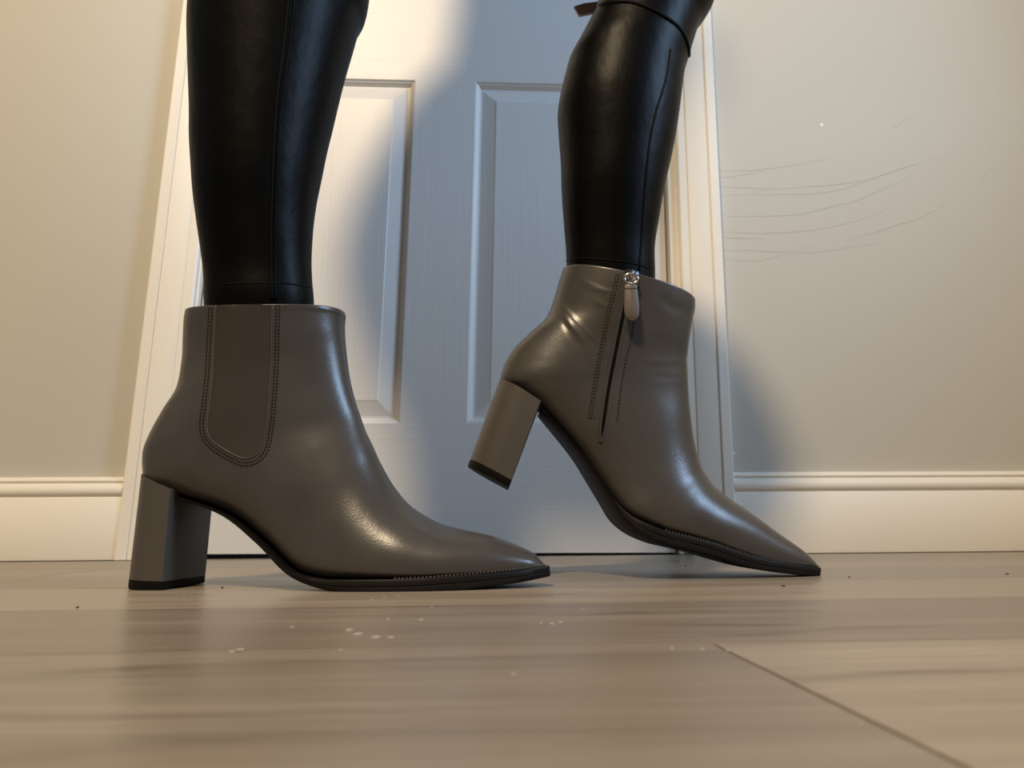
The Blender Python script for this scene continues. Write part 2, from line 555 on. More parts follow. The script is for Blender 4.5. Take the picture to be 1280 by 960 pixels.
def flake(center, nrm, r, name, mat, parent, kind=None, n=7, th=0.0006):
    a = Vector(nrm).orthogonal().normalized()
    b_ = Vector(nrm).cross(a)
    ang0 = rng.uniform(0, 6)
    ring = []
    for k in range(n):
        t = 2 * math.pi * k / n + ang0
        q = r * rng.uniform(.55, 1.1)
        ring.append(Vector(center) + a * math.cos(t) * q + b_ * math.sin(t) * q)
    top = [p + Vector(nrm) * th for p in ring]
    v, f = rows_mesh([ring, top], True, False, True)
    return v, f
for (px, py, r) in ((1027, 156, .0046), (917, 566, .0030), (922, 570, .0016), (936, 640, .0028), (930, 634, .0018), (1231, 186, .0012)):
    p = on_y(px, py, D - (0.0158 if py > 600 else 0))
    v, f = flake(p, (0, -1, 0), r, '', None, None)
    mesh_obj('paint_chip', v, f, M_flake, wall_back, False)

# ------------------------------------------------------------------ boots
# (u: instep/front profile, l: feather line / back profile) pairs, toe tip -> shaft top, read off the photograph
B1 = [((682, 707), (683, 710)), ((676, 700), (668, 712)), ((665, 690), (650, 715)), ((640, 679), (620, 718)), ((612, 669), (590, 721)),
      ((575, 661), (550, 724)), ((550, 654), (520, 726)), ((526, 641), (480, 727)), ((508, 627), (440, 727)), ((490, 604), (400, 725)),
      ((475, 577), (362, 713)), ((466, 557), (322, 676)), ((457, 538), (272, 640)), ((450, 518), (222, 617)), ((444, 500), (193, 607)),
      ((438, 475), (178.5, 576)), ((434.5, 452), (184, 548)), ((432.5, 433), (200, 517)), ((431.5, 417), (218, 489)), ((431.5, 406), (226, 456)),
      ((432, 398), (228, 426)), ((432, 394), (229, 405)), ((431, 390), (230.5, 393))]
B2 = [((1022, 709), (1023, 711)), ((1016, 699), (1010, 709)), ((1000, 685), (990, 707)), ((970, 664), (955, 702)), ((940, 642), (925, 694)),
      ((915, 625), (890, 682)), ((901, 614), (860, 674)), ((890, 604), (835, 668)), ((883, 594), (807, 657)), ((877, 583), (785, 644)),
      ((870, 560), (768, 626)), ((866, 540), (748, 598)), ((863, 515), (722, 560)), ((861, 492), (675, 515)), ((860, 475), (645, 492)),
      ((859.5, 462), (626, 480)), ((859, 450), (629, 460)), ((860, 440), (640, 439)), ((861.5, 427), (660, 418)), ((864, 412), (681, 399)),
      ((866, 400), (691, 378)), ((868.5, 388), (698, 354)), ((869, 379), (703, 338))]
BW = [.005, .012, .018, .0255, .0315, .0375, .0405, .0425, .0420, .0400, .0370, .0350, .0338, .0338, .0340, .0345, .0345, .0345, .0355, .0370, .0385, .0395, .0400]
PT = [2.0, 2.0, 2.0, 2.0, 2.0, 1.9, 1.9, 1.9, 1.9, 1.9, 1.9, 1.95, 2.0, 2.0, 2.1, 2.1, 2.1, 2.1, 2.1, 2.05, 2.0, 2.0, 2.0]
PB = [2.6, 3.0, 3.5, 4, 4, 4, 4, 4, 4, 4, 3.8, 3.5, 3.2, 3.0, 2.8, 2.5, 2.2, 2.1, 2.1, 2.05, 2.0, 2.0, 2.0]
KK = [-.3, -.5, -.6, -.62, -.62, -.62, -.6, -.55, -.5, -.45, -.4, -.35, -.3, -.25, -.2, -.15, -.1, -.05, 0, 0, 0, 0, 0]
STH = [.0060, .0065, .0068, .0072, .0076, .0080, .0082, .0080, .0072, .0050, .0026, .0015, .0012, .0012]

class Boot:
    pass

def build_boot(data, O, th, name, label, group, side):
    bt = Boot()
    e = Vector((math.cos(th), -math.sin(th), 0))
    m = Vector((-math.sin(th), -math.cos(th), 0))       # towards the viewer
    O = Vector(O)
    def P(s, l, z):
        return O + e * s + m * l + Vector((0, 0, z))
    def back(px, l=0.0):
        d = ray(*px)
        q = O + m * l
        t = (q - CAM).dot(m) / d.dot(m)
        h = CAM + d * t - O
        return h.dot(e), h.z
    bt.P, bt.back, bt.e, bt.m, bt.O = P, back, e, m, O
    n = len(data)
    U = np.array([back(a) for a, _ in data])
    L = np.array([back(b_, BW[i] * .9 if i <= 12 else 0.0) for i, (_, b_) in enumerate(data)])
    upx = np.array([a for a, _ in data], float)
    lpx = np.array([b_ for _, b_ in data], float)
    NP = 64
    phi = np.linspace(0, 2 * math.pi, NP, endpoint=False)
    e_, m_, O_ = np.array(e), np.array(m), np.array(O)
    def ring(u, l, b, pt, pb, kk, ph=phi):
        cu, sv = np.cos(ph), np.sin(ph)
        p = np.where(cu >= 0, pt, pb)
        uu = np.sign(cu) * np.abs(cu) ** (2 / p)
        vv = np.sign(sv) * np.abs(sv) ** (2 / p)
        q = np.where(uu >= 0, kk + uu * (1 - kk), kk + uu * (1 + kk))
        c = (u + l) / 2
        h = (u - l) / 2
        sz = c[None, :] + q[:, None] * h[None, :]
        return O_[None, :] + sz[:, :1] * e_[None, :] + (b * vv)[:, None] * m_[None, :] + sz[:, 1:2] * np.array([[0, 0, 1.]])
    def normals_px(poly):
        t = np.gradient(poly, axis=0)
        t /= np.linalg.norm(t, axis=1)[:, None] + 1e-9
        return np.stack([t[:, 1], -t[:, 0]], 1)
    un = normals_px(upx)
    ln = normals_px(lpx)
    cen = (upx + lpx) / 2
    un *= np.sign(((upx - cen) * un).sum(1))[:, None]
    ln *= np.sign(((lpx - cen) * ln).sum(1))[:, None]
    for it in range(8):
        for i in range(1, n):
            pr = project_np(ring(U[i], L[i], BW[i], PT[i], PB[i], KK[i]))
            du = (upx[i] @ un[i] - (pr @ un[i]).max())
            tgt = upx[i] + 0
            a0 = np.array(back(tuple(upx[i])))
            a1 = np.array(back(tuple(upx[i] + un[i] * 1.0)))
            U[i] += (a1 - a0) * du * .8
            if i >= 15:
                dl = (lpx[i] @ ln[i] - (pr @ ln[i]).max())
                a0 = np.array(back(tuple(lpx[i])))
                a1 = np.array(back(tuple(lpx[i] + ln[i] * 1.0)))
                L[i] += (a1 - a0) * dl * .8
    ctl = np.concatenate([U, L, np.array(BW)[:, None], np.array(PT)[:, None], np.array(PB)[:, None], np.array(KK)[:, None]], 1)
    NS, NR = 230, 160
    den = catmull(ctl, NS)
    ph2 = np.linspace(0, 2 * math.pi, NR, endpoint=False)
    R = [ring(d[0:2], d[2:4], max(d[4], .001), d[5], d[6], d[7], ph2) for d in den]
    bt.den, bt.L, bt.U = den, L, U
    # rim dips a little at both sides
    for k in range(NS - 40, NS):
        wgt = ((k - (NS - 40)) / 40) ** 2
        lat = (R[k] - O_) @ m_
        R[k][:, 2] -= bt_dip[name] * wgt * (lat / .0400) ** 2
    bt.R = R
    return bt

bt_dip = {'b1': 0.0062, 'b2': 0.0030}

def finish_upper(bt, wrinkles, parent, mat):
    R = bt.R
    V = np.concatenate(R)
    NR = len(R[0])
    NS = len(R)
    if wrinkles:
        px = project_np(V)
        lat = (V - np.array(bt.O)) @ np.array(bt.m)
        near = lat > 0.004
        # outward direction: towards the viewer
        for path, amp, sig in wrinkles:
            q = resample(path, 1.5)
            d2 = ((px[:, None, :] - q[None, :, :]) ** 2)
            d = np.sqrt(d2.sum(2))
            j = d.argmin(1)
            dm = d.min(1)
            tt = j / (len(q) - 1)
            fade = np.sin(np.pi * np.clip(tt, 0.03, .97)) ** .6
            disp = amp * fade * np.exp(-(dm / sig) ** 2)
            disp = np.where(near, disp, 0)
            V = V + disp[:, None] * np.array(bt.m)[None, :]
    rows = [V[i * NR:(i + 1) * NR] for i in range(NS)]
    top = rows[-1]
    c = top.mean(0)
    d = c - top
    d[:, 2] = 0
    d /= np.linalg.norm(d, axis=1)[:, None] + 1e-9
    up = np.array([0, 0, 1.])
    rim = [top + d * .0004 + up * .0005, top + d * .0012 + up * .0008, top + d * .0020 + up * .0005, top + d * .0026 - up * .0004,
           top + d * .0032 - up * .004, top + d * .0036 - up * .012]
    allr = rows + rim
    verts, faces = rows_mesh([list(map(tuple, r)) for r in allr], True, True, False)
    o = mesh_obj('upper', verts, faces, mat, parent)
    recalc(o)
    bt.bvh = BVHTree.FromPolygons([Vector(v) for v in verts], faces)
    return o

def hit(bvh, px, py, lift=0.0):
    d = ray(px, py).normalized()
    loc, nrm, idx, dist = bvh.ray_cast(CAM, d)
    for k in range(1, 16):                  # just past the upper edge: step down to the surface
        if loc is not None:
            break
        d = ray(px, py + k).normalized()
        loc, nrm, idx, dist = bvh.ray_cast(CAM, d)
    if loc is None:
        # slide towards the shape until the ray meets it
        p = CAM + d * 0.55
        loc, nrm, idx, dist = bvh.find_nearest(p)
    if nrm.dot(d) > 0:
        nrm = -nrm
    return loc + nrm * lift, nrm

def path_on(bvh, path, step, lift):
    q = resample(path, step)
    H = [hit(bvh, a, b_, lift) for a, b_ in q if bvh.ray_cast(CAM, ray(a, b_).normalized())[0] is not None]
    return [h[0] for h in H], [h[1] for h in H]

def stitches(bvh, path, step, lift, length, rad):
    """single stitches along a pixel path, one mesh"""
    pts, nr = path_on(bvh, path, step, lift)
    parts = []
    for i in range(len(pts) - 1):
        t = (pts[i + 1] - pts[i])
        if t.length > .02 or t.length < 1e-6:
            continue
        t.normalize()
        nn = nr[i]
        a = (nn - t * nn.dot(t)).normalized()
        b_ = t.cross(a)
        c = (pts[i] + pts[i + 1]) / 2
        ends = [c - t * length / 2, c - t * length * .25, c + t * length * .25, c + t * length / 2]
        rr = [rad * .3, rad, rad, rad * .3]
        rows = [[p_ + (a * math.cos(k * math.pi * 2 / 5) + b_ * math.sin(k * math.pi * 2 / 5)) * r_ for k in range(5)] for p_, r_ in zip(ends, rr)]
        parts.append(rows_mesh(rows, True, True, True))
    return merge(parts)

def sole(bt, parent):
    L = bt.L[:14]
    ext = np.array([L[0] + (L[0] - L[1]) / (np.linalg.norm(L[0] - L[1]) + 1e-9) * .0022])
    Lc = np.concatenate([ext, L])
    wd = np.array([.0045] + [b_ + .0026 if i < 9 else b_ + .0012 - .0005 * (i - 9) for i, b_ in enumerate(BW[:14])])
    wd[-1] = .024
    wd[-2] = .031
    tk = np.array([.0055] + STH)
    ctl = np.concatenate([Lc, wd[:, None], tk[:, None]], 1)
    den = catmull(ctl, 90)
    tang = np.gradient(den[:, :2], axis=0)
    tang /= np.linalg.norm(tang, axis=1)[:, None]
    nrm = np.stack([tang[:, 1], -tang[:, 0]], 1)
    nrm *= np.where(nrm[:, 1] > 0, -1, 1)[:, None]            # pointing down
    bt.sole_den, bt.sole_nrm = den, nrm
    rows_s, rows_w = [], []
    ZL = []
    for k in range(len(den)):
        s, z, wdt, t = den[k]
        dn = nrm[k]
        def pt(l, dep):
            return bt.P(s + dn[0] * dep, l, z + dn[1] * dep)
        welt = min(.0028, t * .42)
        tp = .0016 * min(1, max(.1, (t - .0015) / .006))
        rows_w.append([pt(-wdt + .0004, -tp), pt(-wdt, -tp * .6), pt(-wdt, welt - .0004), pt(-wdt + .0006, welt), pt(wdt - .0006, welt), pt(wdt, welt - .0004), pt(wdt, -tp * .6), pt(wdt - .0004, -tp)])
        w2 = wdt - .0004
        rows_s.append([pt(-w2 + .0006, welt - .0006), pt(-w2, welt + .0002), pt(-w2 + .0003, t - .0008), pt(-w2 + .0016, t), pt(0, t), pt(w2 - .0016, t), pt(w2 - .0003, t - .0008), pt(w2, welt + .0002), pt(w2 - .0006, welt - .0006)])
    v, f = rows_mesh(rows_s, True, True, True)
    so = sharp(recalc(mesh_obj('sole', v, f, M_sole, parent)), 50)
    v2, f2 = rows_mesh(rows_w, True, True, True)
    sharp(recalc(mesh_obj('welt', v2, f2, M_welt, so)), 50)
    return so, min(p.z for p in v)

def heel(bt, Ab, Bb, At, Bt, wb, wt, parent, flatbot=False, embed=0.006):
    """D-shaped block: Ab/At breast bottom/top and Bb/Bt back bottom/top in (s, z)"""
    Ab, Bb, At, Bt = [np.array(q, float) for q in (Ab, Bb, At, Bt)]
    outline = []
    ns = 26
    lf = 0.34
    outline.append((1.0, -.97)); outline.append((.985, -1.0))
    for k in range(ns + 1):
        t = math.pi * k / ns
        outline.append((lf + .30 - (lf + .30) * math.sin(t) if True else 0, -math.cos(t)))
    outline.append((.985, 1.0)); outline.append((1.0, .97))
    seq = []
    for q, lw in outline:
        seq.append((q, lw))
    def row(fr, shrink=0.0):
        r = []
        for q, lw in seq:
            bot = Bb + (Ab - Bb) * q
            top = Bt + (At - Bt) * q
            ax = top - bot
            p = bot + ax * fr
            wdt = wb + (wt - wb) * fr
            l = lw * (wdt - shrink)
            cc = (Bb + Ab) / 2 + ((Bt + At) / 2 - (Bb + Ab) / 2) * fr
            p = p + (cc - p) * (shrink / .025)
            r.append(bt.P(p[0], l, p[1]))
        return r
    hl = np.linalg.norm((Bt + At) / 2 - (Bb + Ab) / 2)
    fc = .0062 / hl
    up = 1 + embed / hl
    rows = [row(fc, .0004)] + [row(fc + (up - fc) * k / 6) for k in range(0, 7)]
    v, f = rows_mesh(rows, True, True, True)
    h = sharp(recalc(mesh_obj('heel', v, f, M_heel, parent)), 40)
    rows = [row(0, .0008), row(.0012 / hl), row(fc - .0004 / hl), row(fc + .0002 / hl, .0008)]
    v, f = rows_mesh(rows, True, True, True)
    sharp(recalc(mesh_obj('heel_cap', v, f, M_rubber, h)), 40)
    return h

# ---- the near boot, flat on the floor
O1 = (-0.225, 0.549, 0)
T1 = math.radians(7)
b1 = build_boot(B1, O1, T1, 'b1', '', '', 1)
boot1 = thing('ankle_boot', O1, 'taupe leather ankle boot standing flat, elastic side panel and block heel', 'boot', 'pair of taupe ankle boots')
up1 = finish_upper(b1, None, boot1, M_leather)
so1, zmin1 = sole(b1, boot1)
ab = b1.back((205, 737), .0275)
bot = 0.0004
At = b1.back((215, 622), .0285)
ht = b1.back((180, 600), 0)
heel(b1, (ab[0], bot), (ab[0] - .0370, bot), (At[0], At[1]), (At[0] - .0350, ht[1] - .002), .0300, .0315, boot1)

# elastic side panel
gl = [(270.5, 380), (268.5, 420), (266, 465), (262.5, 500), (259, 528), (260, 541), (266, 551), (278, 560), (290, 567), (302, 572.5)]
gr = [(340.5, 380), (339.5, 415), (338.5, 455), (336.5, 490), (333.5, 525), (330, 548), (327, 559), (322, 567), (312, 572.5), (302, 572.8)]
gL, gR = catmull(gl, 60), catmull(gr, 60)
rows = []
for a, b_ in zip(gL, gR):
    r = []
    for k in range(25):
        t = k / 24
        q = a * (1 - t) + b_ * t
        r.append(hit(b1.bvh, q[0], q[1], .0004 if 0 < k < 24 else .0001)[0])
    rows.append(r)
v, f = rows_mesh(rows, False)
gore = recalc(mesh_obj('elastic_panel', v, f, M_elastic, boot1))
gore['label'] = 'dark ribbed elastic side panel'
edge = gl + gr[::-1][1:]
pts, nr = path_on(b1.bvh, edge, 3, .0003)
v, f = tube(pts, .00045, 6, nr)
mesh_obj('panel_edge', v, f, M_heel, gore)
def offset_path(path, d):
    P = resample(path, 4)
    t = np.gradient(P, axis=0)
    t /= np.linalg.norm(t, axis=1)[:, None] + 1e-9
    return P + np.stack([-t[:, 1], t[:, 0]], 1) * d
parts = []
for dd in (5.0, 9.0):
    P_ = offset_path(edge, dd)
    parts.append(stitches(b1.bvh, [tuple(p) for p in P_[::2]], 4.2, .0002, .0017, .00055))
v, f = merge(parts)
mesh_obj('panel_stitching', v, f, M_thread, gore, True, 'stuff')

def welt_stitch(bt, parent, i0, i1):
    parts = []
    den, nr = bt.sole_den, bt.sole_nrm
    pts = []
    for k in range(i0, i1):
        s, z, wdt, t = den[k]
        dn = nr[k]
        pts.append(bt.P(s - dn[0] * .0022, wdt - .0016, z - dn[1] * .0022))
    # walk at even steps
    acc = [pts[0]]
    for p in pts[1:]:
        while (p - acc[-1]).length > .0026:
            acc.append(acc[-1] + (p - acc[-1]).normalized() * .0026)
    for a, c in zip(acc[:-1], acc[1:]):
        t = (c - a).normalized()
        mid = (a + c) / 2
        rows = []
        for fr, rr in ((-.0008, .0002), (-.0004, .0005), (.0004, .0005), (.0008, .0002)):
            u = Vector((0, 0, 1))
            x = t.cross(u).normalized()
            rows.append([mid + t * fr + (u * math.cos(k * 1.2566) + x * math.sin(k * 1.2566)) * rr for k in range(5)])
        parts.append(rows_mesh(rows, True, True, True))
    v, f = merge(parts)
    mesh_obj('welt_stitching', v, f, M_pale_thread, parent, True, 'stuff')
welt_stitch(b1, so1, 6, 50)

# ---- the far boot, heel raised on its toe
O2 = (0.0, 0.602, 0)
T2 = math.radians(2.0)
b2 = build_boot(B2, O2, T2, 'b2', '', '', 1)
boot2 = thing('ankle_boot', (0.27, 0.60, 0), 'taupe leather ankle boot with raised heel, inner zip and hanging leather pull tab', 'boot', 'pair of taupe ankle boots')
PLOC[boot2.name] = Vector((0.27, 0.60, 0))
wr = [([(698, 372), (703, 388), (712, 404), (726, 422), (738, 440), (743, 455)], .0017, 2.8),
      ([(703, 380), (714, 396), (730, 414), (748, 430)], .0013, 2.4),
      ([(702, 398), (714, 414), (730, 436)], -.0012, 3.0), ([(736, 360), (755, 363), (772, 366)], .0004, 2.4), ([(722, 346), (738, 356), (752, 360)], .0003, 2.6),
      ([(700, 385), (716, 402), (738, 428)], -.0010, 2.2),
      ([(742, 374), (756, 382), (766, 384)], .0003, 2.4), ([(826, 372), (842, 384), (858, 388)], -.0006, 7), ([(800, 450), (830, 452), (856, 448)], .0002, 4), ([(812, 470), (836, 472), (856, 470)], -.0002, 4)]
up2 = finish_upper(b2, wr, boot2, M_leather)
so2, zmin2 = sole(b2, boot2)
h2A, h2B = b2.back((636, 609), .024), b2.back((584, 583), .004)
heel(b2, h2A, h2B, b2.back((673, 510), .027), b2.back((621, 483), .004), .0280, .0300, boot2)
welt_stitch(b2, so2, 6, 54)
print('ZMIN', zmin1, zmin2)

# zip on the inner side
zp = [(789, 344), (783, 374), (776, 408), (768, 448), (761, 484), (755, 524), (751, 553)]
pts, nr = path_on(b2.bvh, zp, 3, .0002)
v, f = tube(pts, lambda t: .0012 if t < .9 else .0012 * (1.02 - t) / .12, 6, nr, .5)
zipper = mesh_obj('zipper', v, f, M_zip, boot2)
zipper['label'] = 'dark zip line'
for dx in (-4.2, 4.2):
    pth = [(a + dx, b_ + .4 * abs(dx)) for a, b_ in zp[:-1]] + [(zp[-1][0] + dx * .2, zp[-1][1] + 1)]
    pts, nr = path_on(b2.bvh, pth, 3, -.0004)
    v, f = tube(pts, .0013, 8, nr)
    mesh_obj('zip_lip', v, f, M_leather, zipper)
s_left = [(774, 342), (769, 366), (762, 392), (756, 424), (750, 454), (745, 484), (741, 512), (739, 524)]
s_right = [(800, 348), (796, 380), (790, 420), (782, 452), (776, 488), (773, 515), (771, 528)]
parts = []
for sp, dx in ((s_left, 0), (s_right, 0), (s_left, -3.4)):
    parts.append(stitches(b2.bvh, [(a + dx, b_) for a, b_ in sp], 4.2, .0002, .0017, .00055))
v, f = merge(parts)
mesh_obj('zip_stitching', v, f, M_thread, zipper, True, 'stuff')
pts, nr = path_on(b2.bvh, [(a + 4, b_) for a, b_ in s_left], 3.5, -.0002)
v, f = tube(pts, .0006, 6, nr)
mesh_obj('zip_lip', v, f, M_leather, zipper)
# slider body, bridge and wire bail
c0, n0 = hit(b2.bvh, 789, 344, .0012)
tz = (hit(b2.bvh, 786.5, 356, .0012)[0] - c0).normalized()
xz = n0.cross(tz).normalized()
def box_at(c, t, x, nn, a, b_, d, rnd=.0006):
    bm = bmesh.new()
    bmesh.ops.create_cube(bm, size=1)
    for vv in bm.verts:
        taper = 1.0 if vv.co.y < 0 else .72
        vv.co = Vector((vv.co.x * a * taper, vv.co.y * b_, vv.co.z * d))
    bmesh.ops.bevel(bm, geom=list(bm.edges), offset=rnd, segments=2, affect='EDGES')
    M = Matrix((x, t, nn)).transposed()
    vs = [c + M @ vv.co for vv in bm.verts]
    bm.verts.index_update()
    fs = [tuple(vv.index for vv in f_.verts) for f_ in bm.faces]
    bm.free()
    return vs, fs
sb = box_at(c0 + tz * .001, tz, xz, n0, .0125, .0095, .0030, .0010)
sb2 = box_at(c0 + n0 * .0034 + tz * .001, tz, xz, n0, .0040, .0088, .0030, .0010)
v, f = merge([sb, sb2])
slider = recalc(mesh_obj('zip_slider', v, f, M_chrome, boot2))
slider['label'] = 'chrome zip slider'
ringp = []
for k in range(25):
    a = 2 * math.pi * k / 24
    ringp.append(c0 + n0 * (.0052 + .0004 * math.sin(a)) + tz * (.0050 + .0042 * math.cos(a)) + xz * .0056 * math.sin(a))
v, f = tube(ringp, .0011, 8, [n0] * 25)
mesh_obj('bail', v, f, M_chrome, slider)
# leather pull tab hanging from the bail
tabc = hit(b2.bvh, 787, 358, 0)[0] + n0 * .0058
dn = Vector((0, 0, -1))
fx = Vector((1, 0, 0)) - n0 * n0.x
fx.normalize()
tl = .0315
prof = [(0.0, .0040), (.0015, .0052), (.006, .0054), (.014, .0059), (.021, .0062), (.025, .0060), (.028, .0053), (.0302, .0036), (tl, .0014)]
pr = catmull(prof, 40)
TH = .0011
rows = []
for (dz_, hw) in pr:
    hw = max(hw, .0003)
    c = tabc + dn * dz_ + n0 * (.0008 * math.sin(dz_ / tl * 3))
    rows.append([c + fx * (hw - .0004) + n0 * TH, c + fx * hw + n0 * (TH * .6), c + fx * hw - n0 * (TH * .6), c + fx * (hw - .0004) - n0 * TH,
                 c - fx * (hw - .0004) - n0 * TH, c - fx * hw - n0 * (TH * .6), c - fx * hw + n0 * (TH * .6), c - fx * (hw - .0004) + n0 * TH])
v, f = rows_mesh(rows, True, True, True)
tab = sharp(recalc(mesh_obj('pull_tab', v, f, simple('tab_leather', (.125, .105, .086), .45), boot2)), 60)
tab['label'] = 'taupe leather zip pull'
fold = [tabc + dn * .0042 + fx * (-.0052 + .0104 * k / 6) + n0 * .0012 for k in range(7)]
v, f = tube(fold, .0005, 6, [n0] * 7)
mesh_obj('tab_seam', v, f, M_thread, tab)

# ------------------------------------------------------------------ the person wearing them
LEG1 = [(0, 237, 465), (19, 234, 456), (46, 232, 448), (92, 233, 435), (150, 235, 421), (183, 235, 413), (217, 237, 406), (246, 239, 400), (275, 242.5, 396), (300, 246, 394), (325, 249.5, 393), (350, 252, 394), (377, 252.5, 396)]
LEG2 = [(0, 744, 896), (17, 740, 887), (32, 732, 876), (55, 720, 868), (75, 709, 862), (92, 704, 857), (112, 699, 854), (140, 694.5, 850.5), (170, 696, 846), (200, 698.5, 840), (240, 700, 831), (280, 703, 824), (310, 705.5, 819.5), (342, 707, 820)]
YL1, YL2 = 0.540, 0.600
def leg_rings(tab, y, drop):
    rings = []
    for py, xl, xr in tab:
        a = on_y(xl, py, y)
        b_ = on_y(xr, py, y)
        c = (a + b_) / 2
        half = (b_.x - a.x) / 2
        al_ = math.atan2(abs(c.x), math.hypot(y, 0))
        rr = half * math.cos(al_) * .985
        rings.append([c.x, y, c.z, rr, rr * (.92 - .16 * min(1, max(0, (py - 240) / 110)))])
    last = rings[-1]
    rings.append([last[0], y, last[2] - drop * .5, last[3] * .97, last[4] * .95])
    rings.append([last[0], y, last[2] - drop, last[3] * .93, last[4] * .90])
    return rings[::-1]
R1 = leg_rings(LEG1, YL1, .03)
R2 = leg_rings(LEG2, YL2, .03)
t1, t2 = R1[-1], R2[-1]
print('LEGTOP', t1, t2)
HIP = (-0.005, 0.565)
R1 += [[t1[0] + .012, .538, t1[2] + .045, .066, .060], [t1[0] + .016, .535, t1[2] + .10, .068, .064], [t1[0] + .014, .530, t1[2] + .17, .074, .070],
       [-.160, .525, .74, .086, .078], [-.165, .520, .81, .100, .086], [-.165, .518, .88, .110, .090]]
R2 += [[t2[0] + .010, .602, t2[2] + .040, .060, .056], [t2[0] + .000, .604, t2[2] + .085, .066, .060], [t2[0] - .045, .606, t2[2] + .16, .074, .068],
       [.050, .608, .76, .086, .078], [-.050, .610, .83, .100, .086], [-.120, .612, .89, .108, .090]]
HIPR = [[-.150, .565, .80, .115, .120], [-.160, .565, .86, .138, .162], [-.150, .565, .93, .132, .166], [-.115, .565, 1.02, .112, .150], [-.075, .565, 1.12, .096, .134]]
TORSO = [[-.085, .565, 1.09, .098, .136], [-.070, .565, 1.15, .096, .133], [-.045, .565, 1.26, .108, .148], [-.025, .565, 1.36, .114, .168], [-.025, .565, 1.44, .100, .178], [-.025, .565, 1.49, .070, .12], [-.022, .565, 1.52, .05, .06]]
def loft(rings, sub=3, ns=56, shrink=0.0, bumpy=None):
    dn_ = catmull(rings, (len(rings) - 1) * sub + 1)
    rows = []
    for cx, cy, cz, a, b_ in dn_:
        rows.append([Vector((cx + (a - shrink) * math.cos(2 * math.pi * k / ns), cy + (b_ - shrink) * math.sin(2 * math.pi * k / ns), cz)) for k in range(ns)])
    return rows_mesh(rows, True, True, True)
# body: one continuous surface, mostly out of frame or under the clothes
def capsule(p, q, ra, rb, ns=16, nr=8):
    p, q = Vector(p), Vector(q)
    return tube([p.lerp(q, k / nr) for k in range(nr + 1)], lambda t: ra + (rb - ra) * t, ns)
def ellipsoid(c, r, n=20):
    rows = []
    for i in range(1, n):
        t = math.pi * i / n
        rows.append([(c[0] + r[0] * math.sin(t) * math.cos(2 * math.pi * k / n), c[1] + r[1] * math.sin(t) * math.sin(2 * math.pi * k / n), c[2] - r[2] * math.cos(t)) for k in range(n)])
    return rows_mesh(rows, True, True, True)
bp_ = [loft(R1, 2, 28, .008), loft(R2, 2, 28, .008), loft(HIPR, 2, 28, .006), loft(TORSO, 2, 28, .006),
       capsule((-.024, .565, 1.46), (-.015, .565, 1.59), .052, .048), ellipsoid((.003, .565, 1.68), (.095, .075, .115)), ellipsoid((.091, .565, 1.665), (.016, .013, .018), 10)]
for sy in (-1, 1):
    sh, el, wr_ = (-.028, .565 + sy * .17, 1.43), (-.05, .565 + sy * .215, 1.16), (.02, .565 + sy * .17, 1.22)
    bp_ += [capsule(sh, el, .044, .036), capsule(el, wr_, .037, .026), ellipsoid(el, (.038, .038, .038), 12)]
    hx = Vector(wr_)
    dr = (hx - Vector(el)).normalized()
    bp_.append(capsule(hx - dr * .01, hx + dr * .075, .027, .030))
    for k, ln_ in enumerate((.055, .065, .060, .045)):
        st = hx + dr * .08 + Vector((0, (k - 1.5) * .017, 0))
        bp_.append(capsule(st - dr * .012, st + dr * ln_ * .6, .0098, .0092, 10, 4))
        bp_.append(capsule(st + dr * ln_ * .55, st + dr * ln_ + Vector((-.012, 0, -.022)), .0092, .0082, 10, 4))
    bp_.append(capsule(hx + dr * .02 + Vector((.012, 0, .01)), hx + dr * .06 + Vector((.045, -sy * .01, .0)), .011, .009, 10, 4))
v, f = merge(bp_)
person = mesh_obj('person', v, f, M_skin)
rm = person.modifiers.new('remesh', 'REMESH')
rm.mode = 'VOXEL'
rm.voxel_size = 0.0065
rm.use_smooth_shade = True
sm = person.modifiers.new('smooth', 'SMOOTH')
sm.iterations = 3
sm.factor = 0.5
person['label'] = 'person in tight black leggings facing right with one heel lifted, seen below the knees'
person['category'] = 'person'

v, f = merge([loft(R1, 4, 72), loft(R2, 4, 72), loft(HIPR, 4, 72)])
leggings = recalc(mesh_obj('leggings', v, f, M_leggings, person))
leggings['label'] = 'tight black coated leggings'
SHADE_CARD = [[-.050, .555, .650, .165, .085], [-.062, .560, .70, .172, .110], [-.095, .565, .77, .178, .150], [-.125, .565, .86, .178, .172], [-.125, .565, .95, .152, .170], [-.105, .565, 1.04, .126, .156]]  # unseen garment, added and shaped to fill out the shadow on the door
sw = [loft(SHADE_CARD + [[a, b_, c, d + .004, e + .004] for a, b_, c, d, e in TORSO], 4, 56)]
for sy in (-1, 1):
    sh, el, wr_ = (-.028, .565 + sy * .17, 1.43), (-.05, .565 + sy * .215, 1.16), (.008, .565 + sy * .172, 1.215)
    sw += [capsule(sh, el, .052, .044), capsule(el, wr_, .045, .034)]
v, f = merge(sw)
mesh_obj('shade_cardigan', v, f, M_knit, person)
hr = ellipsoid((-.015, .565, 1.705), (.105, .088, .112), 24)
mesh_obj('hair', *hr, simple('brown_hair', (.06, .035, .02), .5), person)

